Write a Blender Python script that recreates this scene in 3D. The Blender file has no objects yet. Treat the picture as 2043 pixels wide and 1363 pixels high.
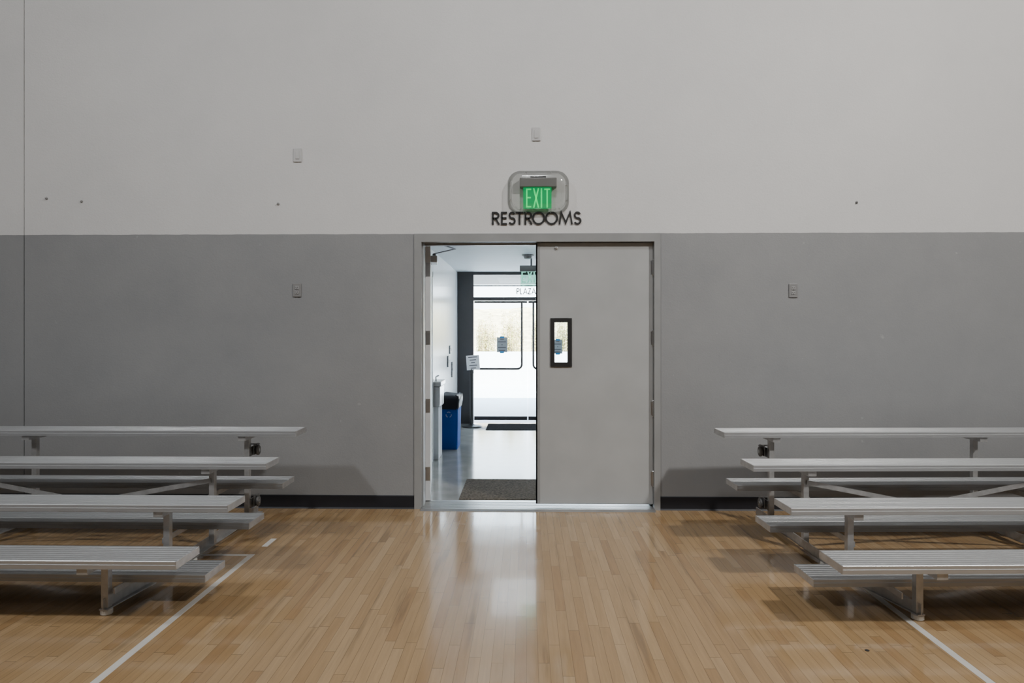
import bpy, bmesh, math, random
from mathutils import Vector, Matrix
random.seed(4)
C = bpy.context.scene.collection
PI = math.pi
F = 1400.0; H = 1.51; D = 5.95; HZ = 661.0; TH = math.atan(28.5/F)
fw = Vector((-math.sin(TH), math.cos(TH), 0)); rt = Vector((math.cos(TH), math.sin(TH), 0))
def P(u, v, Y=D):
    d = fw*F + rt*(u-1021.5) + Vector((0,0,1))*(HZ-v)
    t = Y/d.y
    return Vector((d.x*t, Y, H+d.z*t))

# ---------------------------------------------------------------- materials
def nt(name):
    m = bpy.data.materials.new(name); m.use_nodes = True
    n = m.node_tree.nodes; l = m.node_tree.links
    return m, n, l, n['Principled BSDF']
def mat(name, col, rough=.5, metal=0, var=.06, scale=6, bump=0, bscale=200, emit=None, es=0, stretch=None, spec=None):
    m, n, l, b = nt(name)
    g = n.new('ShaderNodeNewGeometry')
    no = n.new('ShaderNodeTexNoise'); no.inputs['Scale'].default_value = scale; no.inputs['Detail'].default_value = 4
    src = g.outputs['Position']
    if stretch:
        mp = n.new('ShaderNodeMapping'); mp.inputs['Scale'].default_value = stretch
        l.new(src, mp.inputs['Vector']); src = mp.outputs['Vector']
    l.new(src, no.inputs['Vector'])
    r = n.new('ShaderNodeValToRGB')
    r.color_ramp.elements[0].position = .3; r.color_ramp.elements[1].position = .7
    r.color_ramp.elements[0].color = (*[c*(1-var) for c in col], 1)
    r.color_ramp.elements[1].color = (*[min(1, c*(1+var)) for c in col], 1)
    l.new(no.outputs['Fac'], r.inputs['Fac']); l.new(r.outputs['Color'], b.inputs['Base Color'])
    b.inputs['Roughness'].default_value = rough; b.inputs['Metallic'].default_value = metal
    if spec is not None: b.inputs['Specular IOR Level'].default_value = spec
    if bump:
        n2 = n.new('ShaderNodeTexNoise'); n2.inputs['Scale'].default_value = bscale
        l.new(src, n2.inputs['Vector'])
        bp = n.new('ShaderNodeBump'); bp.inputs['Strength'].default_value = bump; bp.inputs['Distance'].default_value = .002
        l.new(n2.outputs['Fac'], bp.inputs['Height']); l.new(bp.outputs['Normal'], b.inputs['Normal'])
    if emit:
        b.inputs['Emission Color'].default_value = (*emit, 1); b.inputs['Emission Strength'].default_value = es
    return m
def clear(name, tint=(1,1,1), lo=.03, hi=.5, rough=.02):
    m, n, l, b = nt(name); n.remove(b)
    t = n.new('ShaderNodeBsdfTransparent'); t.inputs[0].default_value = (*tint, 1)
    g = n.new('ShaderNodeBsdfGlossy'); g.inputs['Roughness'].default_value = rough
    lw = n.new('ShaderNodeLayerWeight'); lw.inputs[0].default_value = .5
    pw = n.new('ShaderNodeMath'); pw.operation = 'POWER'; pw.inputs[1].default_value = 3.5
    ad = n.new('ShaderNodeMath'); ad.operation = 'MULTIPLY_ADD'; ad.inputs[1].default_value = hi; ad.inputs[2].default_value = lo; ad.use_clamp = True
    mx = n.new('ShaderNodeMixShader')
    l.new(lw.outputs['Facing'], pw.inputs[0]); l.new(pw.outputs[0], ad.inputs[0]); l.new(ad.outputs[0], mx.inputs[0])
    l.new(t.outputs[0], mx.inputs[1]); l.new(g.outputs[0], mx.inputs[2])
    l.new(mx.outputs[0], n['Material Output'].inputs[0])
    return m
def wall_mat():
    m, n, l, b = nt('two_tone_paint')
    g = n.new('ShaderNodeNewGeometry'); s = n.new('ShaderNodeSeparateXYZ'); l.new(g.outputs['Position'], s.inputs[0])
    nz = n.new('ShaderNodeTexNoise'); nz.inputs['Scale'].default_value = 9; l.new(g.outputs['Position'], nz.inputs['Vector'])
    md = n.new('ShaderNodeMath'); md.operation = 'MULTIPLY_ADD'; md.inputs[1].default_value = .008; md.inputs[2].default_value = -.004
    l.new(nz.outputs['Fac'], md.inputs[0])
    ad = n.new('ShaderNodeMath'); ad.operation = 'ADD'; l.new(s.outputs['Z'], ad.inputs[0]); l.new(md.outputs[0], ad.inputs[1])
    gt = n.new('ShaderNodeMath'); gt.operation = 'GREATER_THAN'; gt.inputs[1].default_value = 2.338; l.new(ad.outputs[0], gt.inputs[0])
    n1 = n.new('ShaderNodeTexNoise'); n1.inputs['Scale'].default_value = 1.6; n1.inputs['Detail'].default_value = 6; n1.inputs['Roughness'].default_value = .65
    l.new(g.outputs['Position'], n1.inputs['Vector'])
    def ramp(a, c):
        r = n.new('ShaderNodeValToRGB'); r.color_ramp.elements[0].position = .3; r.color_ramp.elements[1].position = .7
        r.color_ramp.elements[0].color = (*a, 1); r.color_ramp.elements[1].color = (*c, 1); l.new(n1.outputs['Fac'], r.inputs['Fac']); return r
    lo = ramp((.226,.232,.239), (.262,.266,.270)); hi = ramp((.600,.597,.594), (.645,.640,.634))
    mx = n.new('ShaderNodeMix'); mx.data_type = 'RGBA'
    l.new(gt.outputs[0], mx.inputs['Factor']); l.new(lo.outputs[0], mx.inputs['A']); l.new(hi.outputs[0], mx.inputs['B'])
    n3 = n.new('ShaderNodeTexNoise'); n3.inputs['Scale'].default_value = 14; n3.inputs['Detail'].default_value = 8; l.new(g.outputs['Position'], n3.inputs['Vector'])
    r3 = n.new('ShaderNodeValToRGB'); r3.color_ramp.elements[0].position = .72; r3.color_ramp.elements[1].position = .78
    l.new(n3.outputs['Fac'], r3.inputs['Fac'])
    m3 = n.new('ShaderNodeMath'); m3.operation = 'MULTIPLY'; m3.inputs[1].default_value = .25; l.new(r3.outputs[0], m3.inputs[0])
    mx2 = n.new('ShaderNodeMix'); mx2.data_type = 'RGBA'; l.new(m3.outputs[0], mx2.inputs['Factor']); l.new(mx.outputs['Result'], mx2.inputs['A']); mx2.inputs['B'].default_value = (.5,.5,.5,1)
    l.new(mx2.outputs['Result'], b.inputs['Base Color']); b.inputs['Roughness'].default_value = .55
    n2 = n.new('ShaderNodeTexNoise'); n2.inputs['Scale'].default_value = 90; n2.inputs['Detail'].default_value = 3; l.new(g.outputs['Position'], n2.inputs['Vector'])
    bp = n.new('ShaderNodeBump'); bp.inputs['Strength'].default_value = .35; bp.inputs['Distance'].default_value = .003
    l.new(n2.outputs['Fac'], bp.inputs['Height']); l.new(bp.outputs['Normal'], b.inputs['Normal'])
    return m
def wood_mat():
    m, n, l, b = nt('maple_strip_floor')
    g = n.new('ShaderNodeNewGeometry'); s = n.new('ShaderNodeSeparateXYZ'); l.new(g.outputs['Position'], s.inputs[0])
    def M(op, a, bb=None, c=None):
        k = n.new('ShaderNodeMath'); k.operation = op
        for i, q in enumerate((a, bb, c)):
            if q is None: continue
            if isinstance(q, (int, float)): k.inputs[i].default_value = q
            else: l.new(q, k.inputs[i])
        return k.outputs[0]
    xs = M('DIVIDE', s.outputs['X'], .053); strip = M('FLOOR', xs); fx = M('FRACT', xs)
    w1 = n.new('ShaderNodeTexWhiteNoise'); w1.noise_dimensions = '1D'; l.new(strip, w1.inputs['W'])
    ys = M('ADD', M('DIVIDE', s.outputs['Y'], .72), M('MULTIPLY', w1.outputs['Value'], 17.3))
    pl = M('FLOOR', ys); fy = M('FRACT', ys)
    cb = n.new('ShaderNodeCombineXYZ'); l.new(strip, cb.inputs[0]); l.new(pl, cb.inputs[1])
    w2 = n.new('ShaderNodeTexWhiteNoise'); w2.noise_dimensions = '2D'; l.new(cb.outputs[0], w2.inputs['Vector'])
    r = n.new('ShaderNodeValToRGB'); e = r.color_ramp.elements
    e[0].position = 0; e[0].color = (.345,.212,.100,1); e[1].position = 1; e[1].color = (.445,.305,.165,1)
    k = e.new(.2); k.color = (.378,.245,.120,1); k = e.new(.7); k.color = (.412,.273,.140,1)
    l.new(w2.outputs['Value'], r.inputs['Fac'])
    mp = n.new('ShaderNodeVectorMath'); mp.operation = 'MULTIPLY'; mp.inputs[1].default_value = (55, 3.2, 1); l.new(g.outputs['Position'], mp.inputs[0])
    ad = n.new('ShaderNodeVectorMath'); ad.operation = 'ADD'; l.new(mp.outputs[0], ad.inputs[0]); l.new(w2.outputs['Color'], ad.inputs[1])
    gn = n.new('ShaderNodeTexNoise'); gn.inputs['Scale'].default_value = 1; gn.inputs['Detail'].default_value = 5; gn.inputs['Distortion'].default_value = .6; l.new(ad.outputs[0], gn.inputs['Vector'])
    gr = n.new('ShaderNodeMapRange'); gr.inputs[1].default_value = .25; gr.inputs[2].default_value = .75; gr.inputs[3].default_value = .87; gr.inputs[4].default_value = 1.09
    l.new(gn.outputs['Fac'], gr.inputs[0])
    sn = n.new('ShaderNodeTexNoise'); sn.inputs['Scale'].default_value = .28; sn.inputs['Detail'].default_value = 6; l.new(ad.outputs[0], sn.inputs['Vector'])
    sr = n.new('ShaderNodeMapRange'); sr.inputs[1].default_value = .6; sr.inputs[2].default_value = .7; sr.inputs[3].default_value = 1; sr.inputs[4].default_value = .72; l.new(sn.outputs['Fac'], sr.inputs[0])
    jx = M('MULTIPLY', M('LESS_THAN', fx, .045), .42); jy = M('MULTIPLY', M('LESS_THAN', fy, .005), .5)
    j = M('SUBTRACT', 1, M('MAXIMUM', jx, jy))
    f = M('MULTIPLY', M('MULTIPLY', gr.outputs[0], sr.outputs[0]), j)
    sc = n.new('ShaderNodeVectorMath'); sc.operation = 'SCALE'; l.new(r.outputs[0], sc.inputs[0]); l.new(f, sc.inputs['Scale'])
    l.new(sc.outputs[0], b.inputs['Base Color'])
    rn = n.new('ShaderNodeTexNoise'); rn.inputs['Scale'].default_value = 3; rn.inputs['Detail'].default_value = 6; l.new(g.outputs['Position'], rn.inputs['Vector'])
    rr = n.new('ShaderNodeMapRange'); rr.inputs[3].default_value = .08; rr.inputs[4].default_value = .20; l.new(rn.outputs['Fac'], rr.inputs[0])
    l.new(rr.outputs[0], b.inputs['Roughness'])
    b.inputs['Coat Weight'].default_value = .35; b.inputs['Coat Roughness'].default_value = .05
    bn = n.new('ShaderNodeTexNoise'); bn.inputs['Scale'].default_value = 8; l.new(g.outputs['Position'], bn.inputs['Vector'])
    bp = n.new('ShaderNodeBump'); bp.inputs['Strength'].default_value = .12; bp.inputs['Distance'].default_value = .003; l.new(M('ADD', bn.outputs['Fac'], M('MULTIPLY', j, .3)), bp.inputs['Height']); l.new(bp.outputs['Normal'], b.inputs['Normal'])
    return m
WALL = wall_mat(); WOOD = wood_mat()
ROOM = mat('room_paint', (.30,.305,.31), .7); BLACK = mat('black_rubber_base', (.008,.009,.014), .5)
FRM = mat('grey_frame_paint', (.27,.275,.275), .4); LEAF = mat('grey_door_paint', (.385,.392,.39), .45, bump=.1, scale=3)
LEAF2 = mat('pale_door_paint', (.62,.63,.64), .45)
ALU = mat('mill_aluminum', (.54,.55,.56), .40, .75, .05, 5, stretch=(.4,8,8))
ALUF = mat('darker_aluminum', (.40,.41,.42), .42, .75, .08, 5, stretch=(.4,8,8))  # darker copy of the seat aluminum, for the foot planks
ALU2 = mat('frame_aluminum', (.50,.50,.50), .42, .7, .12, 20)
GALV = mat('galvanised_bracket', (.25,.25,.25), .4, .8, .3, 40)
BOLT = mat('painted_bolt_stub', (.30,.30,.295), .5, 0, .3, 60)
RUB = mat('dark_rubber', (.02,.02,.02), .6); PAD = mat('white_plastic_foot', (.7,.69,.65), .5)
WHEEL = mat('grey_caster_tread', (.13,.13,.13), .5)
STEEL = mat('brushed_steel', (.5,.5,.5), .3, .9); DARK = mat('dark_metal', (.03,.03,.03), .45, .3)
TRIM = mat('dark_bronze', (.05,.048,.05), .45, .3)
HWALL = mat('hall_white_paint', (.78,.80,.82), .25, 0, .02); HCEIL = mat('hall_ceiling_paint', (.62,.65,.67), .6, 0, .02)
HFLOOR = mat('polished_concrete', (.33,.33,.315), .12, 0, .14, 4)
MAT1 = mat('mat_carpet', (.10,.083,.066), .95, 0, .65, 60, bump=.8, spec=.1)
MAT2 = mat('dark_mat_carpet', (.03,.028,.028), .95, 0, .5, 60, bump=.8, spec=0)
GLASS = clear('clear_glass', (.93,.96,.96), .04, .5); POLY = clear('clear_polycarbonate', (.84,.85,.84), .07, .95, .08); POLYF = clear('clear_flange_edge', (.70,.71,.70), .16, .9, .1)
PLATE = mat('white_plate_plastic', (.50,.50,.50), .35); PLATEG = mat('grey_plate_plastic', (.22,.22,.22), .4)
SLOT = mat('grey_socket_plastic', (.30,.30,.30), .4)
LETT = mat('black_letter_acrylic', (.010,.010,.010), .6)
GREEN = mat('green_edge_lit_letters', (.01,.5,.12), .4, emit=(.0,1,.22), es=1.05)
GPAN = mat('green_glow_acrylic', (.01,.12,.04), .3, emit=(.0,.55,.16), es=.62)
GPALE = mat('pale_green_letters', (.3,.7,.6), .4, emit=(.25,.8,.6), es=.9)
HOUS = mat('sign_housing_metal', (.24,.235,.23), .5, .3)
BLUE = mat('blue_bin_plastic', (.006,.07,.32), .8, spec=.15); BAG = mat('black_bag_plastic', (.015,.016,.02), .5, bump=.5, bscale=30, spec=.2)
PAPER = mat('white_paper', (.8,.8,.82), .7, 0, .02); PAPERG = mat('backlit_paper', (.32,.34,.36), .7, 0, .02); INK = mat('grey_ink', (.08,.08,.09), .7); TAPE = mat('blue_tape', (.02,.22,.5), .6)  # PAPERG: white paper, its backlit grey put into the base colour
LINE = mat('white_court_paint', (.62,.60,.56), .3)
CONC = mat('bright_concrete', (.74,.74,.74), .8, 0, .04, 2); LWALL = mat('white_low_wall', (.85,.85,.84), .8)
LEAFM = mat('dry_leaf', (.55,.43,.19), .7, 0, .45, 3); LEAFG = mat('green_leaf', (.40,.41,.14), .7, 0, .5, 3); BARK = mat('shrub_bark', (.50,.38,.27), .8)
HILL = mat('dry_hill_grass', (.56,.47,.28), .9, 0, .35, 3)
SOFF = mat('canopy_soffit', (.10,.10,.105), .7)
WHITE = mat('faded_white_print', (.22,.28,.42), .5)

# ---------------------------------------------------------------- geometry helpers
def box(bm, x0, x1, y0, y1, z0, z1, bev=0):
    vs = [bm.verts.new(p) for p in ((x0,y0,z0),(x1,y0,z0),(x1,y1,z0),(x0,y1,z0),(x0,y0,z1),(x1,y0,z1),(x1,y1,z1),(x0,y1,z1))]
    fs = [bm.faces.new([vs[i] for i in f]) for f in ((0,3,2,1),(4,5,6,7),(0,1,5,4),(1,2,6,5),(2,3,7,6),(3,0,4,7))]
    if bev:
        es = list({e for f in fs for e in f.edges})
        bmesh.ops.bevel(bm, geom=es, offset=bev, segments=2, affect='EDGES', profile=.5)
def beam(bm, a, b, w, h, up=Vector((0,0,1))):
    a = Vector(a); b = Vector(b); t = (b-a).normalized()
    s = t.cross(up)
    if s.length < 1e-4: s = t.cross(Vector((0,1,0)))
    s.normalize(); u = s.cross(t).normalized()
    r = []
    for p in (a, b):
        r.append([bm.verts.new(p + s*x*w/2 + u*y*h/2) for x, y in ((-1,-1),(1,-1),(1,1),(-1,1))])
    bm.faces.new(r[0][::-1]); bm.faces.new(r[1])
    for i in range(4): bm.faces.new((r[0][i], r[0][(i+1)%4], r[1][(i+1)%4], r[1][i]))
def tube(bm, pts, r, n=10):
    pts = [Vector(p) for p in pts]; rings = []; up = None
    for i, p in enumerate(pts):
        t = ((pts[min(i+1, len(pts)-1)]-pts[max(i-1, 0)])).normalized()
        if up is None:
            up = Vector((0,0,1)) if abs(t.z) < .9 else Vector((0,1,0))
        s = t.cross(up).normalized(); up = s.cross(t).normalized()
        rings.append([bm.verts.new(p + (s*math.cos(2*PI*k/n) + up*math.sin(2*PI*k/n))*r) for k in range(n)])
    for a, b in zip(rings, rings[1:]):
        for k in range(n): bm.faces.new((a[k], a[(k+1)%n], b[(k+1)%n], b[k]))
    bm.faces.new(rings[0][::-1]); bm.faces.new(rings[-1])
def lathe(bm, c, prof, n=24, axis='z'):
    rings = []
    for r, h in prof:
        ring = []
        for k in range(n):
            a = 2*PI*k/n; x, y = r*math.cos(a), r*math.sin(a)
            p = (x, y, h) if axis == 'z' else ((h, x, y) if axis == 'x' else (x, h, y))
            ring.append(bm.verts.new(Vector(c)+Vector(p)))
        rings.append(ring)
    for a, b in zip(rings, rings[1:]):
        for k in range(n): bm.faces.new((a[k], a[(k+1)%n], b[(k+1)%n], b[k]))
    bm.faces.new(rings[0][::-1]); bm.faces.new(rings[-1])
def prism(bm, poly, x0, x1):      # polygon in (y,z) extruded along x
    a = [bm.verts.new((x0, y, z)) for y, z in poly]; b = [bm.verts.new((x1, y, z)) for y, z in poly]; n = len(poly)
    bm.faces.new(a); bm.faces.new(b[::-1])
    for i in range(n): bm.faces.new((a[i], b[i], b[(i+1)%n], a[(i+1)%n]))
def ribbon(bm, pts, w, y0, y1, o, sc, closed=False):   # stroke in the XZ plane
    pts = [Vector((p[0]*sc+o[0], p[1]*sc+o[1])) for p in pts]; n = len(pts); L = []; R = []
    for i, p in enumerate(pts):
        if closed: a, b = pts[i-1], pts[(i+1)%n]
        else: a, b = pts[max(i-1,0)], pts[min(i+1,n-1)]
        d1 = (p-a).normalized() if (p-a).length > 1e-9 else (b-p).normalized()
        d2 = (b-p).normalized() if (b-p).length > 1e-9 else d1
        n1 = Vector((-d1.y, d1.x)); n2 = Vector((-d2.y, d2.x)); m = n1+n2
        m = m.normalized() if m.length > 1e-6 else n1
        k = min(2.5, 1/max(.3, m.dot(n1)))
        L.append(p+m*w/2*k); R.append(p-m*w/2*k)
    V = [[bm.verts.new((q.x, y, q.y)) for q in lst] for lst in (L, R) for y in (y0, y1)]
    lf, lb, rf, rb = V
    rng = range(n if closed else n-1)
    for i in rng:
        j = (i+1) % n
        bm.faces.new((lf[i], lf[j], rf[j], rf[i])); bm.faces.new((lb[i], rb[i], rb[j], lb[j]))
        bm.faces.new((lf[i], lb[i], lb[j], lf[j])); bm.faces.new((rf[i], rf[j], rb[j], rb[i]))
    if not closed:
        bm.faces.new((lf[0], rf[0], rb[0], lb[0])); bm.faces.new((lf[-1], lb[-1], rb[-1], rf[-1]))
def arc(cx, cz, r, a0, a1, n=18, rz=None):
    return [(cx+r*math.cos(math.radians(a0+(a1-a0)*i/n)), cz+(rz or r)*math.sin(math.radians(a0+(a1-a0)*i/n))) for i in range(n+1)]
GLY = {
 'R': (.56, [[(.05,0),(.05,.95),(.28,.95)]+arc(.28,.72,.23,90,-90)+[(.05,.49)], [(.27,.49),(.55,0)]]),
 'E': (.48, [[(.46,.95),(.05,.95),(.05,.05),(.46,.05)], [(.05,.52),(.43,.52)]]),
 'S': (.52, [arc(.26,.73,.2,25,270,16,.225)+arc(.26,.28,.225,90,-155,16,.235)[1:]]),
 'T': (.54, [[(.0,.95),(.54,.95)], [(.27,.95),(.27,0)]]),
 'O': (.98, [('c', arc(.49,.5,.44,0,360,40,.46)[:-1])]),
 'M': (.98, [[(.04,0),(.17,.97),(.49,.12),(.81,.97),(.94,0)]]),
 'P': (.52, [[(.05,0),(.05,.95),(.26,.95)]+arc(.26,.71,.24,90,-90)+[(.05,.47)]]),
 'L': (.46, [[(.05,1),(.05,.05),(.44,.05)]]),
 'A': (.8, [[(.02,0),(.4,.97),(.78,0)], [(.17,.33),(.63,.33)]]),
 'Z': (.56, [[(.02,.95),(.5,.95),(.04,.05),(.54,.05)]]),
 'X': (.56, [[(.02,0),(.54,1)], [(.02,1),(.54,0)]]),
 'I': (.12, [[(.06,0),(.06,1)]]),
}
def glyph(bm, ch, x, z, h, w, y0, y1, xs=1):
    for st in GLY[ch][1]:
        cl = isinstance(st, tuple); pts = st[1] if cl else st
        ribbon(bm, [(p[0]*xs, p[1]) for p in pts], w, y0, y1, (x, z), h, cl)

def wl(o):
    v = Vector((0,0,0))
    while o: v += o.location; o = o.parent
    return v
def obj(name, bm, m, parent=None, world=True, kind=None, smooth=False):
    if parent and world: bmesh.ops.translate(bm, verts=bm.verts, vec=-wl(parent))
    bmesh.ops.recalc_face_normals(bm, faces=bm.faces)
    me = bpy.data.meshes.new(name); bm.to_mesh(me); bm.free(); me.materials.append(m)
    if smooth:
        for p in me.polygons: p.use_smooth = True
    o = bpy.data.objects.new(name, me); C.objects.link(o)
    if parent: o.parent = parent
    if kind: o['kind'] = kind
    return o
def center(o):      # move a top-level mesh's origin to its base centre
    vs = [v.co for v in o.data.vertices]
    c = Vector(((min(v.x for v in vs)+max(v.x for v in vs))/2, (min(v.y for v in vs)+max(v.y for v in vs))/2, min(v.z for v in vs)))
    o.data.transform(Matrix.Translation(-c)); o.location = c; return o
def thing(name, label, cat, loc=(0,0,0), rz=0, group=None, kind=None):
    o = bpy.data.objects.new(name, None); C.objects.link(o); o.location = loc; o.rotation_euler = (0,0,rz)
    o.empty_display_size = .1
    o['label'] = label; o['category'] = cat
    if group: o['group'] = group
    if kind: o['kind'] = kind
    return o
def tag(o, label, cat, group=None, kind=None):
    o['label'] = label; o['category'] = cat
    if group: o['group'] = group
    if kind: o['kind'] = kind
    return o
def B(): return bmesh.new()
def sbox(name, m, *a, parent=None, kind=None, bev=0, world=True):
    bm = B(); box(bm, *a, bev=bev); return obj(name, bm, m, parent, world, kind)
def struct(name, m, boxes, label=None):
    bm = B()
    for a in boxes: box(bm, *a)
    o = obj(name, bm, m, kind='structure')
    return o

# ---------------------------------------------------------------- gym shell
XL, XR = P(827,700).x, P(1317,700).x         # outer frame edges
ZT = 2.338; ZH = 2.268
XI, XJ = XL+.06, XR-.05
SX = P(48,700).x
WT = 6.15; CZ = 8.0; GX = 7.5; GY = -9
HX0, HX1, HC, HY = -1.125, 1.7, 2.48, 11.5
struct('floor', WOOD, [(-GX-.2, GX+.2, GY-.2, 6.0, -.1, 0)])
struct('wall_front', WALL, [(-GX, SX-.004, D, WT, 0, CZ), (SX-.004, SX+.004, D+.012, WT, 0, CZ), (SX+.004, XL+.01, D, WT, 0, CZ), (XR-.01, GX, D, WT, 0, CZ), (XL+.01, XR-.01, D, WT, ZT-.01, CZ)])
struct('wall_left', ROOM, [(-GX-.2, -GX, GY, WT, 0, CZ)])
struct('wall_right', ROOM, [(GX, GX+.2, GY, WT, 0, CZ)])
struct('wall_back', ROOM, [(-GX-.2, GX+.2, GY-.2, GY, 0, CZ)])
struct('ceiling', ROOM, [(-GX-.2, GX+.2, GY-.2, WT, CZ, CZ+.2)])
for side, a, b in (('left', -GX, XL), ('right', XR, GX)):
    bm = B(); prism(bm, [(D,0),(D-.014,0),(D-.008,.012),(D-.006,.108),(D-.003,.114),(D,.114)], a, b)
    obj('baseboard_'+side, bm, BLACK, kind='structure')
# door frame
bm = B(); FY0, FY1 = D-.012, WT+.015
box(bm, XL, XI, FY0, FY1, 0, ZH); box(bm, XJ, XR, FY0, FY1, 0, ZH); box(bm, XL, XR, FY0, FY1, ZH, ZT)
box(bm, XJ-.016, XJ, 6.045, 6.15, 0, ZH); box(bm, XI, XJ, 6.045, 6.10, ZH-.016, ZH); box(bm, XI, XI+.012, 5.98, 6.095, 0, ZH)
obj('trim_1', bm, FRM, kind='structure')
# threshold
bm = B(); prism(bm, [(5.87,0),(5.90,.014),(6.2,.014),(6.23,0),(6.2,-.02),(5.9,-.02)], XI, XJ)
for k in range(6): box(bm, XI, XJ, 5.93+k*.04, 5.94+k*.04, .013, .016)
obj('trim_2', bm, STEEL, kind='structure')

# court lines
def strip(label, x0, x1, y0, y1):
    o = sbox('court_line', LINE, x0, x1, y0, y1, 0, .0012); tag(center(o), label, 'floor line')
strip('long white court line running beside the left bleacher toward the camera', -1.872, -1.834, -3, 4.71)
strip('short white court line crossing under the left bleacher', -3.3, -1.875, 4.675, 4.71)
strip('white dash of paint on floor near the left bleacher back', -1.855, -1.815, 4.88, 5.07)
strip('long white court line running out from under the right bleacher', 1.975, 2.013, -3, 4.71)

# ---------------------------------------------------------------- double doors
d1 = thing('door_1', 'closed grey metal door leaf with narrow vision window', 'door', (XJ-.003, 5.99, .02), kind='structure')
LX0, LX1 = P(1072,700,5.99).x, XJ-.004; LZ0, LZ1 = .04, ZH-.006
gx0, gx1 = P(1106,0,5.99).x, P(1133,0,5.99).x; gz0, gz1 = P(0,723,5.99).z, P(0,643,5.99).z
bm = B(); Y0, Y1 = 5.99, 6.035
box(bm, LX0, gx0, Y0, Y1, LZ0, LZ1); box(bm, gx1, LX1, Y0, Y1, LZ0, LZ1); box(bm, gx0, gx1, Y0, Y1, LZ0, gz0); box(bm, gx0, gx1, Y0, Y1, gz1, LZ1)
obj('leaf', bm, LEAF, d1)
bm = B()
for y0, y1 in ((Y0-.012, Y0+.001), (Y1-.001, Y1+.012)):
    f = .034
    box(bm, gx0-f, gx0+.002, y0, y1, gz0-f, gz1+f, .003); box(bm, gx1-.002, gx1+f, y0, y1, gz0-f, gz1+f, .003)
    box(bm, gx0, gx1, y0, y1, gz0-f, gz0+.002); box(bm, gx0, gx1, y0, y1, gz1-.002, gz1+f)
wf = obj('window_frame', bm, DARK, d1)
sbox('window_glass', GLASS, gx0, gx1, 6.010, 6.016, gz0, gz1, parent=wf)
bm = B(); box(bm, LX0-.012, LX0+.022, Y0-.004, Y0, LZ0, LZ1); box(bm, LX0-.012, LX0, Y0-.004, Y1+.004, LZ0, LZ1)
obj('edge_strip', bm, FRM, d1)
hz = [P(0,v,5.99).z for v in (536,674,812,950)]
for z in hz:
    bm = B(); lathe(bm, (XJ-.004, 5.98, z-.06), [(.0085,0),(.0085,.12)], 12); lathe(bm, (XJ-.004,5.98,z+.06), [(.006,0),(.009,.003),(.004,.01)], 12); lathe(bm, (XJ-.004,5.98,z-.07), [(.004,0),(.009,.007),(.006,.01)], 12)
    box(bm, XJ-.022, XJ-.003, Y0-.003, Y0, z-.057, z+.057)
    obj('hinge', bm, STEEL, d1)
p = P(1110,495,5.99); bm = B(); lathe(bm, (p.x, 5.972, p.z), [(.004,0),(.012,.004),(.014,.018)], 14, 'y'); obj('stud', bm, STEEL, d1)

ang = math.radians(97)
d2 = thing('door_2', 'pale door leaf swung open into hallway', 'door', (XI+.002, 6.16, .02), ang, kind='structure')
W2 = LX0-XI-.01; hh = ZH-.03
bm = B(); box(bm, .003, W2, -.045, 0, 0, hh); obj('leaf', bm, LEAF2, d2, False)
for z in hz:
    bm = B(); box(bm, .0, .0035, -.042, -.003, z-.08, z+.04); box(bm, -.004, .002, -.03, -.012, z-.075, z+.035)
    lathe(bm, (-.003, .004, z-.08), [(.008,0),(.008,.12)], 10)
    for q in (-.06,-.03,.0,.02): lathe(bm, (-.004, -.035, z+q), [(.004,0),(.004,.005)], 8, 'x')
    obj('hinge', bm, STEEL, d2, False)
bm = B(); box(bm, .10, .36, -.105, -.045, hh-.13, hh-.07, .006); cl = obj('door_closer', bm, ALU2, d2, False)
bm = B(); beam(bm, (.20,-.075,hh-.065), (.20,-.075,hh-.045), .03, .03); beam(bm, (.20,-.075,hh-.045), (.02,-.26,hh-.02), .022, .008); beam(bm, (.02,-.26,hh-.02), (-.13,-.13,hh+.006), .022, .008); box(bm, -.16,-.1,-.19,-.1,hh+.004,hh+.012)
obj('closer_arm', bm, GALV, cl, False)

# ---------------------------------------------------------------- wall plates, bolts
def plate(u, v, kind, label):
    p = P(u, v); w, h = .036, .058
    m = PLATE if kind == 'blank' else PLATEG
    t = thing('wall_plate' if kind == 'blank' else 'wall_outlet', label, 'wall plate' if kind == 'blank' else 'power outlet', (p.x, D, p.z))
    sbox('plate', m, p.x-w, p.x+w, D-.010, D, p.z-h, p.z+h, parent=t, bev=.004)
    if kind == 'blank':
        sbox('insert', PLATE, p.x-.017, p.x+.017, D-.015, D-.009, p.z-.034, p.z+.034, parent=t, bev=.002)
    else:
        for s in (-1, 1):
            bm = B(); box(bm, p.x-.017, p.x+.017, D-.014, D-.009, p.z+s*.02-.0145, p.z+s*.02+.0145, bev=.002)
            so = obj('socket', bm, SLOT, t)
            bm = B(); z = p.z+s*.02
            box(bm, p.x-.0085, p.x-.0055, D-.0148, D-.0138, z-.002, z+.009); box(bm, p.x+.0055, p.x+.0085, D-.0148, D-.0138, z-.002, z+.008)
            lathe(bm, (p.x, D-.0148, z-.008), [(.003,0),(.003,.001)], 10, 'y')
            obj('slots', bm, RUB, so)
        bm = B(); lathe(bm, (p.x, D-.0135, p.z), [(.003,0),(.0035,.002),(.0035,.004)], 10, 'y'); obj('screw', bm, STEEL, t)
plate(594, 310, 'blank', 'white blank wall plate high on pale wall left of the lit sign')
plate(1070, 268, 'blank', 'white blank wall plate directly above the lit EXIT sign')
plate(593, 579, 'out', 'grey duplex outlet on grey wall left of the doorway')
plate(1582, 580, 'out', 'grey duplex outlet on grey wall right of the doors')
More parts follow.
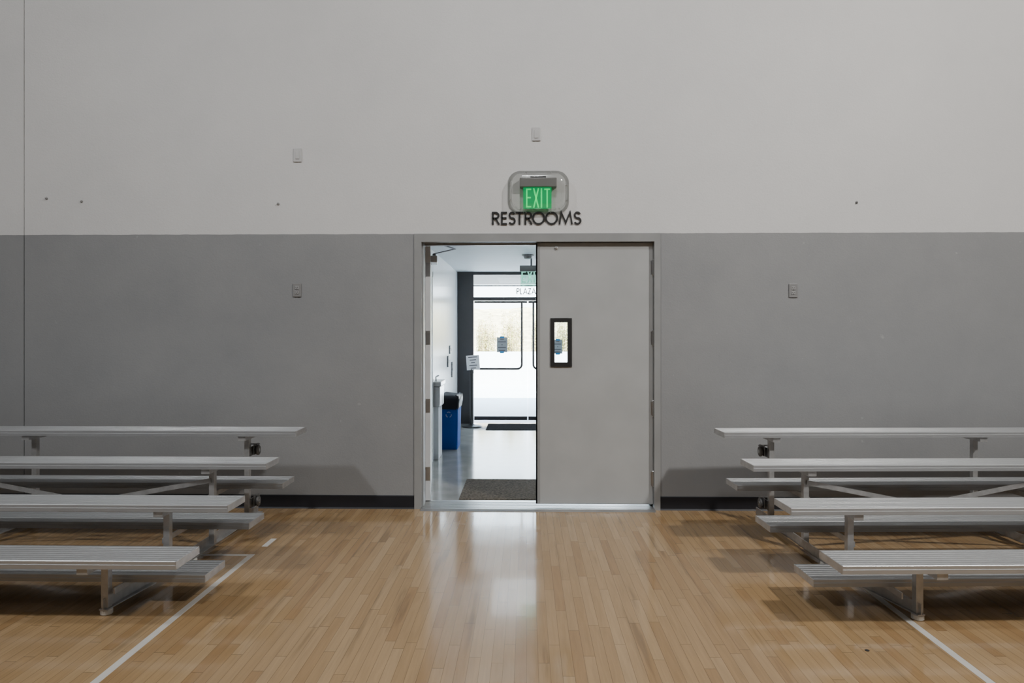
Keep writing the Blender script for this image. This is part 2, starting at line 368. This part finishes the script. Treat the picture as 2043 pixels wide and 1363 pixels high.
for (u, v, lab) in ((93,396,'small bolt stub on pale wall nearest the vertical joint at left'), (163,402,'small bolt stub on pale wall, second from the vertical joint'), (555,407,'bolt stub on pale wall below and left of a blank plate'), (1709,404,'bolt stub alone on the right part of pale wall')):
    p = P(u, v); bm = B()
    lathe(bm, (p.x, D-.004, p.z), [(.011,0),(.012,.002),(.012,.004)], 14, 'y'); lathe(bm, (p.x, D-.022, p.z), [(.003,0),(.004,.002),(.004,.019)], 10, 'y'); lathe(bm, (p.x, D-.011, p.z), [(.008,0),(.008,.006)], 6, 'y')
    tag(center(obj('wall_bolt', bm, BOLT if u < 1700 else GALV)), lab, 'bolt')

# ---------------------------------------------------------------- lettering RESTROOMS
z0 = P(0,451.5).z; hL = P(0,427).z - z0
t = thing('wall_lettering', 'black raised letters reading RESTROOMS above the double doors', 'lettering', (P(1070,0).x, D, z0))
for ch, ua, ub in (('R',982,996),('E',1000,1012),('S',1015,1028),('T',1029,1044),('R',1047,1061),('O',1062,1087),('O',1088,1113),('M',1115,1142),('S',1145,1159)):
    xa, xb = P(ua,0).x, P(ub,0).x
    bm = B(); glyph(bm, ch, xa, z0, hL, .0155, D-.011, D-.003, (xb-xa)/(GLY[ch][0]*hL))
    obj('letter', bm, LETT, t)

# ---------------------------------------------------------------- EXIT sign and guard
def exit_text(bm, x0, x1, z0, z1, w, y0, y1):
    h = z1-z0; W = x1-x0; k = W/(.30+.30+.08+.34+3*.12)
    x = x0
    for ch, cw in (('E',.30),('X',.30),('I',.08),('T',.34)):
        glyph(bm, ch, x, z0, h, w, y0, y1, cw*k/(GLY[ch][0]*h)); x += (cw+.12)*k
a, b = P(1037,376), P(1110,358)
t = thing('exit_sign', 'green lit EXIT sign inside clear guard above the doors', 'exit sign', ((a.x+b.x)/2, D, P(0,418).z))
sbox('housing', HOUS, a.x, b.x, D-.075, D, a.z, b.z, parent=t, bev=.004)
c, d = P(1058,358), P(1089,353); sbox('mount', DARK, c.x, d.x, D-.05, D, c.z, d.z, parent=t, bev=.002)
e, f = P(1044,418), P(1100,376)
pn = sbox('panel', GPAN, e.x, f.x, D-.034, D-.028, e.z, f.z+.002, parent=t)
bm = B(); exit_text(bm, e.x+.025, f.x-.012, e.z+.008, f.z-.006, .012, D-.038, D-.034); obj('letters', bm, GREEN, pn)
def rrect(cx, cz, w, h, r, n=8):
    pts = []
    for sx, sz, a0 in ((1,1,0),(-1,1,90),(-1,-1,180),(1,-1,270)):
        for i in range(n+1):
            q = math.radians(a0+90*i/n); pts.append((cx+sx*(w-r)+r*math.cos(q), cz+sz*(h-r)+r*math.sin(q)))
    return pts
a, b = P(1013,428), P(1135,341); cx, cz, w, h = (a.x+b.x)/2, (a.z+b.z)/2, (b.x-a.x)/2, (b.z-a.z)/2
t = thing('sign_guard', 'clear rounded plastic guard covering the lit EXIT sign', 'sign guard', (cx, D, a.z))
def rings_mesh(prof, cap):
    bm = B(); rings = [[bm.verts.new((x, D+y, z)) for x, z in rrect(cx, cz, w-i, h-i, .105-i*.6)] for i, y in prof]
    for r0, r1 in zip(rings, rings[1:]):
        n = len(r0)
        for k in range(n): bm.faces.new((r0[k], r0[(k+1)%n], r1[(k+1)%n], r1[k]))
    if cap: bm.faces.new(rings[-1])
    return bm
obj('flange', rings_mesh([(0,-.001),(0,-.006),(.003,-.008),(.022,-.008)], False), POLYF, t)
obj('shell', rings_mesh([(.022,-.008),(.026,-.012),(.030,-.05),(.036,-.085),(.045,-.105),(.060,-.115),(.085,-.119),(.12,-.12)], True), POLY, t, smooth=True)
for sx, sz in ((-.93,-.35),(-.93,.35),(.93,-.35),(.93,.35),(-.4,.93),(.4,.93),(-.4,-.93),(.4,-.93)):
    bm = B(); lathe(bm, (cx+sx*w, D-.012, cz+sz*h), [(.003,0),(.006,.002),(.006,.004)], 10, 'y'); obj('screw', bm, STEEL, t)

# ---------------------------------------------------------------- bleachers
def plank_prof(y0, zt, w=.254, t=.042):
    y1 = y0+w; top = []
    top += [(y0+.003, zt-.004), (y0+.007, zt)]
    for k in range(1, 8):
        g = y0+w*k/8; top += [(g-.003, zt), (g-.0018, zt-.0025), (g+.0018, zt-.0025), (g+.003, zt)]
    top += [(y1-.007, zt), (y1-.003, zt-.004)]
    right = [(y1-.003, zt-t*.45), (y1, zt-t*.5), (y1, zt-t), (y1-.02, zt-t), (y1-.02, zt-t+.004), (y1-.006, zt-t+.004), (y1-.006, zt-.008)]
    left = [(y0+.006, zt-.008), (y0+.006, zt-t+.004), (y0+.02, zt-t+.004), (y0+.02, zt-t), (y0, zt-t), (y0, zt-t*.5), (y0+.003, zt-t*.45)]
    return top + right + left
def bleacher(loc, rz, sg, label, fr, fo):
    L = 4.02
    t = thing('bleacher', label, 'bleacher', loc, rz)
    def X(a, b): return (a*sg, b*sg) if sg > 0 else (b*sg, a*sg)
    for k in range(4):
        bm = B(); prism(bm, plank_prof(.61*k, .356+.1307*k), *X(0, L)); s = obj('seat_plank', bm, ALU, t, False)
        for e in (0, L):
            bm = B(); x0, x1 = X(e-.003, e+.003); y0 = .61*k; zt = .356+.1307*k
            box(bm, x0, x1, y0+.001, y0+.253, zt-.0415, zt-.001, .001); obj('end_cap', bm, ALU2, s, False)
    for k in range(3):
        bm = B(); prism(bm, plank_prof(.32+.61*k, .177+.119*k), *X(0, L)); s = obj('foot_plank', bm, ALUF, t, False)
        for e in (0, L):
            bm = B(); x0, x1 = X(e-.003, e+.003); y0 = .32+.61*k; zt = .177+.119*k
            box(bm, x0, x1, y0+.001, y0+.253, zt-.0415, zt-.001, .001); obj('end_cap', bm, ALU2, s, False)
    for lx in fr:
        x = lx*sg; xf = x+fo*sg
        bm = B(); beam(bm, (xf, .19, .06), (x-.019, .75, .06), .006, .06); box(bm, x-.022, x-.016, .74, 2.22, .03, .09); box(bm, x-.022, x+.022, .74, 2.22, .03, .036); beam(bm, (xf, .19, .033), (x, .75, .033), .044, .006)
        fm = obj('support_frame', bm, ALU2, t, False)
        for k in range(4):
            y = .61*k+.13 if k else .225; zt = .356+.1307*k-.042; xk = x if k else xf
            bm = B(); box(bm, xk-.019, xk+.019, y-.02, y+.02, .036, zt-.035, .002); obj('leg', bm, ALU2, fm, False)
            bm = B(); beam(bm, (xk, .61*k+.015, zt-.018), (xk, .61*k+.24, zt-.018), .055, .034); box(bm, xk-.04, xk+.04, .61*k+.03, .61*k+.05, zt-.006, zt); box(bm, xk-.04, xk+.04, .61*k+.2, .61*k+.22, zt-.006, zt)
            obj('seat_bracket', bm, ALU2, fm, False)
        for k in range(3):
            zt = .177+.119*k-.042
            bm = B(); beam(bm, (x+.027*sg, .61*k+(.12 if k else .23), zt-.016), (x+.027*sg, .61*k+.75, zt-.016), .008, .032); box(bm, x-.028, x+.028, .61*k+.33, .61*k+.56, zt-.004, zt); obj('foot_bracket', bm, ALU2, fm, False)
        for y in (.225, 1.05, 1.98):
            bm = B(); lathe(bm, (x if y > .5 else xf, y, 0), [(.026,0),(.031,.004),(.031,.026),(.018,.034)], 20); obj('foot_pad', bm, PAD, fm, False)
        if lx == fr[0]:
            for z in (.165, .57):
                bm = B(); box(bm, x-sg*.022-.004, x-sg*.022+.004, 1.95, 2.11, z-.035, z+.035); box(bm, x-sg*.04-.003, x-sg*.04+.003, 1.98, 2.08, z-.03, z+.05); box(bm, min(x,x-sg*.07), max(x,x-sg*.07), 2.02, 2.035, z+.045, z+.052)
                wb = obj('wheel_bracket', bm, GALV, fm, False)
                bm = B(); lathe(bm, (x-sg*.055-.009, 2.035, z), [(.03,0),(.038,.002),(.040,.005),(.040,.013),(.038,.016),(.03,.018)], 24, 'x'); obj('wheel', bm, WHEEL, wb, False)
                bm = B(); lathe(bm, (x-sg*.055-.013, 2.035, z), [(.012,0),(.016,.002),(.016,.024),(.012,.026)], 14, 'x'); obj('hub', bm, STEEL, wb, False)
    for a, b in zip(fr, fr[1:]):
        for z0, z1, dy in ((.48,.17,0), (.17,.48,.012)):
            bm = B(); y = 1.22+.13-.028+dy*.5
            beam(bm, (a*sg, y-dy, z0), (b*sg, y-dy, z1), .006, .032); beam(bm, (a*sg, y-dy+.012, z0-.014), (b*sg, y-dy+.012, z1-.014), .028, .005)
            obj('cross_brace', bm, ALU2, t, False)
    return t
bleacher((-1.757, 3.48, 0), 0, -1, 'four-row aluminum bleacher standing left of the doorway', (.42, 2.10, 3.7), .065)
bleacher((1.555, 3.48, 0), math.radians(2), 1, 'four-row aluminum bleacher standing right of the double doors', (.40, 1.98, 3.6), .105)

# small dark speck on the floor
bm = B(); Yp = H*F/(1292-HZ); lathe(bm, (P(1730,0,Yp).x, Yp, 0), [(.009,0),(.011,.002),(.006,.004)], 9); tag(obj('debris_crumb', bm, RUB), 'small dark crumb on wood floor in front of right bleacher', 'debris')

# ---------------------------------------------------------------- hallway
struct('floor_hall', HFLOOR, [(HX0-.2, HX1+.2, 6.0, HY+.05, -.1, 0)])
struct('wall_hall_left', HWALL, [(HX0-.15, HX0, WT, HY, 0, HC)])
struct('wall_hall_right', HWALL, [(HX1, HX1+.15, WT, HY, 0, HC)])
struct('ceiling_hall', HCEIL, [(HX0-.15, HX1+.15, WT, HY+.1, HC, HC+.15)])
struct('baseboard_hall', BLACK, [(HX0, HX0+.008, 8.7, 11.3, 0, .1)])
bm = B(); ya, yb = 7.3, 8.12; box(bm, HX0, HX0+.045, ya, ya+.06, 0, 2.2); box(bm, HX0, HX0+.045, yb-.06, yb, 0, 2.2); box(bm, HX0, HX0+.045, ya, yb, 2.14, 2.2); box(bm, HX0, HX0+.015, ya+.06, yb-.06, 0, 2.14)
obj('door_3', bm, LEAF2, kind='structure')
p = P(1053, 503, 8.9)
t = thing('smoke_detector', 'round white detector on hallway ceiling', 'smoke detector', (p.x, 8.9, HC))
bm = B(); lathe(bm, (p.x,8.9,HC-.02), [(.065,0),(.075,.006),(.075,.02)], 24); obj('base', bm, GALV, t)
bm = B(); lathe(bm, (p.x,8.9,HC-.055), [(.02,0),(.045,.006),(.055,.035)], 24); obj('cap', bm, HOUS, t)
t = thing('ceiling_light', 'slim linear light fixture on hallway ceiling', 'ceiling light', (-.2, 7.6, HC))
sbox('housing', HOUS, -.9, .9, 7.52, 7.68, HC-.03, HC, parent=t); sbox('diffuser', mat('diffuser', (.9,.9,.9), .5, emit=(.9,.95,1), es=4), -.88, .88, 7.53, 7.67, HC-.036, HC-.03, parent=t)
# hallway exit sign
YE = 9.3; a, b = P(1037,542,YE), P(1037+46,530,YE)
t = thing('exit_sign', 'pale clear EXIT sign hanging from hallway ceiling', 'exit sign', ((a.x+b.x)/2, YE, P(0,572,YE).z))
sbox('housing', HOUS, a.x, b.x, YE-.03, YE+.03, a.z, b.z, parent=t, bev=.003)
bm = B(); tube(bm, [((a.x+b.x)/2, YE, b.z), ((a.x+b.x)/2, YE, HC)], .012); obj('stem', bm, HOUS, t)
z0, z1 = P(0,573,YE).z, P(0,542,YE).z
pn = sbox('panel', clear('pale_acrylic', (.66,.88,.80), .03), a.x+.01, b.x-.01, YE-.003, YE+.003, z0, z1, parent=t)
bm = B(); exit_text(bm, a.x+.025, b.x-.02, z0+.05, z1-.01, .018, YE-.008, YE-.004); obj('letters', bm, GPALE, pn)
# mats
tag(center(sbox('floor_mat', MAT1, P(915,0,6.26).x, .62, 6.27, 7.12, 0, .01, bev=.003)), 'grey brown carpet mat just inside the open doorway', 'floor mat')
tag(center(sbox('floor_mat', MAT2, -.62, 1.2, 10.7, 11.4, 0, .01, bev=.003)), 'dark mat at far end before the glass doors', 'floor mat')
# recycling bin
bc = (-.985, 9.13)
t = thing('recycling_bin', 'narrow blue recycling bin with black bag against hallway wall', 'recycling bin', (bc[0], bc[1], 0))
def tap(bm, c, lv):
    rs = []
    for z, hx, hy in lv:
        rs.append([bm.verts.new((x, y, z)) for x, y in [(c[0]+q[0], c[1]+q[1]) for q in rrect(0,0,hx,hy,.02,4)]])
    for r0, r1 in zip(rs, rs[1:]):
        n = len(r0)
        for k in range(n): bm.faces.new((r0[k], r0[(k+1)%n], r1[(k+1)%n], r1[k]))
    bm.faces.new(rs[0][::-1]); bm.faces.new(rs[-1])
bm = B(); tap(bm, bc, [(0,.104,.2),(.02,.107,.205),(.56,.118,.245),(.57,.124,.252),(.62,.125,.255)]); obj('body', bm, BLUE, t)
bm = B(); rs = []
for z, e in ((.525,.005),(.56,.008),(.60,.011),(.64,.012),(.675,.008),(.69,-.02)):
    rs.append([bm.verts.new((bc[0]+q[0]+random.uniform(-.004,.003), bc[1]+q[1]+random.uniform(-.006,.006), z+random.uniform(-.014,.014))) for q in rrect(0,0,.122+e,.255+e,.03,6)])
for r0, r1 in zip(rs, rs[1:]):
    n = len(r0)
    for k in range(n): bm.faces.new((r0[k], r0[(k+1)%n], r1[(k+1)%n], r1[k]))
bm.faces.new(rs[-1]); obj('bag', bm, BAG, t, smooth=True)
bm = B(); zc = .45; yy = bc[1]-.238
for k in range(3):
    a0 = 90+120*k; q = [(bc[0]+.034*math.cos(math.radians(a0+s)), zc+.034*math.sin(math.radians(a0+s))) for s in (-38, -12, 12, 38)]
    ribbon(bm, [(a0x, a0z) for a0x, a0z in q], .010, yy-.010, yy+.02, (0,0), 1)
obj('recycling_symbol', bm, WHITE, t)
# drinking fountain
t = thing('drinking_fountain', 'shallow steel drinking fountain on left hallway wall before the bin', 'drinking fountain', (HX0, 8.4, .0))
sbox('body', STEEL, HX0+.001, -1.01, 8.2, 8.6, .62, .86, parent=t, bev=.01)
sbox('basin', STEEL, HX0+.001, -.995, 8.18, 8.62, .86, .92, parent=t, bev=.012)
bm = B(); tube(bm, [(-1.07,8.3,.92),(-1.07,8.3,.97),(-1.04,8.32,.985)], .009); obj('spout', bm, STEEL, t)
sbox('skirt', HWALL, HX0+.001, -1.03, 8.23, 8.57, .0, .62, parent=t, bev=.005)
for (y0, y1, za, zb, lab) in ((9.95,10.06,1.0,1.16,'small steel plate on left hallway wall, the nearer of the lower pair'), (10.5,10.6,.82,1.05,'tall steel plate on left hallway wall near the sign stand'), (10.2,10.34,1.18,1.3,'grey control box high on left hallway wall')):
    t = thing('wall_control', lab, 'control plate', (HX0, (y0+y1)/2, za))
    sbox('plate', GALV, HX0+.001, HX0+.02, y0, y1, za, zb, parent=t, bev=.002); sbox('button', PLATE, HX0+.019, HX0+.028, (y0+y1)/2-.02, (y0+y1)/2+.02, (za+zb)/2-.02, (za+zb)/2+.02, parent=t, bev=.002)
# sign stand
YS = 11.05; q = P(941, 848, YS)
t = thing('sign_stand', 'black post stand holding a tilted white paper notice', 'sign stand', (q.x, YS, 0))
bm = B(); lathe(bm, (q.x,YS,0), [(.155,0),(.16,.01),(.15,.022),(.06,.035),(.03,.05)], 32); obj('base', bm, DARK, t)
bm = B(); lathe(bm, (q.x,YS,.04), [(.028,0),(.028,.80),(.034,.805),(.034,.87),(.026,.89)], 16); obj('post', bm, DARK, t)
def paper(t, p0, p1, y, rows, tilt=0, m=None):
    cx, cz = (p0.x+p1.x)/2, (p0.z+p1.z)/2; w, h = abs(p1.x-p0.x)/2, abs(p1.z-p0.z)/2
    R = Matrix.Translation((cx,y,cz)) @ Matrix.Rotation(tilt,4,'Y')
    bm = B(); box(bm, -w, w, -.002, 0, -h, h); bm.transform(R); pp = obj('paper', bm, m or PAPER, t)
    bm = B()
    for i, rw in enumerate(rows):
        z = h*.75-i*(h*1.5/(len(rows)-1)); box(bm, -w*rw, w*rw, -.003, -.0015, z-h*.055, z+h*.055)
    bm.transform(R); obj('print', bm, INK, pp); return pp
paper(t, P(931,738,YS), P(957,709,YS), YS-.03, (.7,.5,.3,.6,.4), math.radians(-4))

# ---------------------------------------------------------------- glazed entrance
w1 = thing('window_1', 'dark framed glazed entrance wall at hallway end', 'window', (0,HY,0), kind='structure')
xc0, xc1 = HX0, P(945,0,HY).x
zb0, zb1 = P(0,601,HY).z, P(0,594,HY).z; xm = P(1053,0,HY).x; xr = HX1
bm = B(); box(bm, xc0, xc1, HY-.06, HY+.06, 0, HC); box(bm, xc1, xr, HY-.04, HY+.04, HC-.05, HC); box(bm, xc1, xr, HY-.04, HY+.04, zb0, zb1)
box(bm, 1.0, 1.06, HY-.04, HY+.04, 0, HC); box(bm, xr-.06, xr, HY-.04, HY+.04, 0, HC); obj('frame', bm, TRIM, w1)
zs = P(0,572,HY).z
bm = B(); box(bm, xc1, xr-.06, HY-.005, HY+.005, zb1, HC-.05); gl = obj('transom_glass', bm, GLASS, w1)
bm = B(); box(bm, xc1, xr-.06, HY-.02, HY+.02, zs-.006, zs+.012); obj('transom_bar', bm, FRM, w1)
pa, pb = P(1031,587,HY-.02), P(1069,575,HY-.02)
wl_ = thing('wall_lettering', 'small dark letters reading PLAZA above the glass doors', 'lettering', (pa.x, HY-.02, pa.z))
x = pa.x; hP = pb.z-pa.z; tot = sum(GLY[c][0] for c in 'PLAZA')+.16*4; k = (pb.x-pa.x)/(tot*hP)
for ch in 'PLAZA':
    bm = B(); glyph(bm, ch, x, pa.z, hP, .014, HY-.014, HY-.006, k); obj('letter', bm, LETT, wl_); x += (GLY[ch][0]+.16)*hP*k
for i, (x0, x1, hs) in enumerate(((xc1+.01, xm-.008, -1), (xm+.008, .99, 1))):
    dr = thing('door_%d' % (4+i), 'glass entrance door, %s of the pair' % ('left' if i == 0 else 'right'), 'door', ((x0+x1)/2, HY, 0), kind='structure')
    bm = B(); box(bm, x0, x1, HY-.006, HY+.006, .115, zb0-.05); obj('glass', bm, GLASS, dr)
    bm = B(); box(bm, x0, x1, HY-.02, HY+.02, .055, .115); box(bm, x0, x1, HY-.02, HY+.02, zb0-.04, zb0-.005); obj('rail', bm, TRIM, dr)
    xe = P(1041,0,HY-.08).x if i == 0 else P(1064,0,HY-.08).x; xo = P(950,0,HY-.08).x if i == 0 else .95
    zc_, zt_ = P(0,735,HY-.08).z, zb0-.03; s = 1 if i == 0 else -1; r = .07
    pts = [(xo, HY-.02, zc_), (xo, HY-.08, zc_), (xe-s*r, HY-.08, zc_)] + [(xe-s*r+s*r*math.sin(q_), HY-.08, zc_+r-r*math.cos(q_)) for q_ in (.4,.8,1.2)] + [(xe, HY-.08, zc_+r), (xe, HY-.08, zt_), (xe, HY-.02, zt_)]
    bm = B(); tube(bm, pts, .017, 8); obj('panic_bar', bm, TRIM, dr)
    if i == 0: pq = (P(991,703,HY-.03), P(1012,673,HY-.03))
    else: pq = (P(1104,706,HY-.03), P(1122,678,HY-.03))
    nt_ = thing('paper_notice', 'white paper notice with blue tape on the %s' % ('glass door seen through the open doorway' if i == 0 else 'glass seen through the narrow door window'), 'notice', ((pq[0].x+pq[1].x)/2, HY-.008, pq[0].z))
    paper(nt_, pq[0], pq[1], HY-.007, (.35,.75,.1,.75,.6), 0, PAPERG)
    cxx = (pq[0].x+pq[1].x)/2
    for zz in (pq[0].z, pq[1].z): sbox('tape', TAPE, cxx-.035, cxx+.035, HY-.011, HY-.0065, zz-.015, zz+.015, parent=nt_)

# ---------------------------------------------------------------- outside
struct('floor_outside', CONC, [(-25, 25, HY+.05, 45, -.12, -.02)])
struct('wall_outside', LWALL, [(-12, 12, 20, 20.25, -.02, .92)])
struct('ceiling_canopy', SOFF, [(-6, 6, HY+.12, 14.3, 2.46, 2.62)])
bm = B(); vs = []
for j in range(10):
    row = []
    for i in range(49):
        x = -14+i*.6; y = 22.6+j*1.6; z = -.05+min(j, 6)*.42+.2*random.random()*(j > 0)
        row.append(bm.verts.new((x, y, z)))
    vs.append(row)
for j in range(9):
    for i in range(48): bm.faces.new((vs[j][i], vs[j][i+1], vs[j+1][i+1], vs[j+1][i]))
tag(obj('hillside', bm, HILL), 'dry grassy slope beyond the plaza wall', 'hill', kind='structure')
names = ['dry pale shrub outside nearest the dark door post', 'yellow green shrub outside left of the taped notice', 'yellow green shrub outside directly behind the taped notice', 'dry shrub outside behind the panic bar', 'dry shrub outside seen through the narrow door window']
for i, ((x, hgt), lab) in enumerate(zip(((-2.02,2.15),(-1.22,2.05),(-.42,2.2),(.38,2.1),(1.18,2.15)), names)):
    y = 21.2; t = thing('shrub', lab, 'shrub', (x, y, -.02))
    bm = B(); tips = []
    for k in range(34):
        a = random.uniform(0, 2*PI); r = .32*math.sqrt(random.random()); hz_ = hgt*random.uniform(.62,1)
        tube(bm, [(x,y,-.02),(x+r*.9*math.cos(a), y+r*.9*math.sin(a), hz_*.35),(x+r*math.cos(a), y+r*math.sin(a), hz_)], .005, 5); tips.append((a, r, hz_))
    obj('stems', bm, BARK, t)
    for nm, mm, cnt in (('foliage', LEAFM, 3000), ('young_foliage', LEAFG, 1600)):
        bm = B()
        for k in range(cnt):
            a, r, hz_ = random.choice(tips); s = random.uniform(.3,1.0)
            g_ = [max(-.055, min(.055, random.gauss(0,.07))) for _ in range(3)]
            c0 = Vector((x+r*math.cos(a), y+r*math.sin(a), hz_*s)) + Vector(g_)
            u = Vector([random.gauss(0,1) for _ in range(3)]).normalized(); v_ = u.orthogonal().normalized()*.016; u *= .022
            bm.faces.new([bm.verts.new(c0+q_) for q_ in (-u, v_, u, -v_)])
        obj(nm, bm, mm, t)

# ---------------------------------------------------------------- lights
def area(x, y, z, size, power, col=(1,1,1), rot=(0,0,0), sy=None, aim=None, spread=180):
    l = bpy.data.lights.new('lamp', 'AREA'); l.energy = power; l.size = size; l.color = col; l.spread = math.radians(spread)
    if sy: l.shape = 'RECTANGLE'; l.size_y = sy
    o = bpy.data.objects.new('lamp', l); C.objects.link(o); o.location = (x,y,z); o.rotation_euler = rot
    if aim: o.rotation_euler = (Vector(aim)-Vector((x,y,z))).to_track_quat('-Z','Y').to_euler()
    return o
area(-6.6, -.8, 7.0, .5, 125, (.97,.985,1), aim=(-.5,5,.8), spread=125); area(6.0, -.8, 7.2, .45, 300, (1,.97,.93), aim=(2.6,5,1.8), spread=130)
area(0, 1.2, 7.7, .8, 70, (.98,.99,1), aim=(.3,5.5,.5), spread=115); area(0,-5,7.7,1.2,45)
area(.2, 10.4, HC-.06, 1.4, 14, (.82,.92,1), sy=1.4)
s = bpy.data.lights.new('sun', 'SUN'); s.energy = 46; s.angle = .01; s.color = (1,.96,.9)
so = bpy.data.objects.new('sun', s); C.objects.link(so); so.rotation_euler = (math.radians(38), math.radians(12), math.radians(20)); so.location = (0,15,10)
w = bpy.data.worlds.new('world'); bpy.context.scene.world = w; w.use_nodes = True
n = w.node_tree.nodes; l = w.node_tree.links
tc = n.new('ShaderNodeTexCoord'); sp = n.new('ShaderNodeSeparateXYZ'); rp = n.new('ShaderNodeValToRGB')
rp.color_ramp.elements[0].position = 0; rp.color_ramp.elements[0].color = (.9,.95,1,1); rp.color_ramp.elements[1].position = .6; rp.color_ramp.elements[1].color = (.55,.75,1,1)
l.new(tc.outputs['Generated'], sp.inputs[0]); l.new(sp.outputs['Z'], rp.inputs[0]); l.new(rp.outputs[0], n['Background'].inputs[0])
n['Background'].inputs[1].default_value = 13.0
# ---------------------------------------------------------------- camera
cd = bpy.data.cameras.new('camera'); cam = bpy.data.objects.new('camera', cd); C.objects.link(cam)
cam.location = (0,0,H); cam.rotation_euler = (PI/2, 0, TH); cd.sensor_width = 36; cd.lens = 36*F/2043
cd.shift_y = -(681.5-HZ)/2043; cd.clip_start = .05
bpy.context.scene.camera = cam
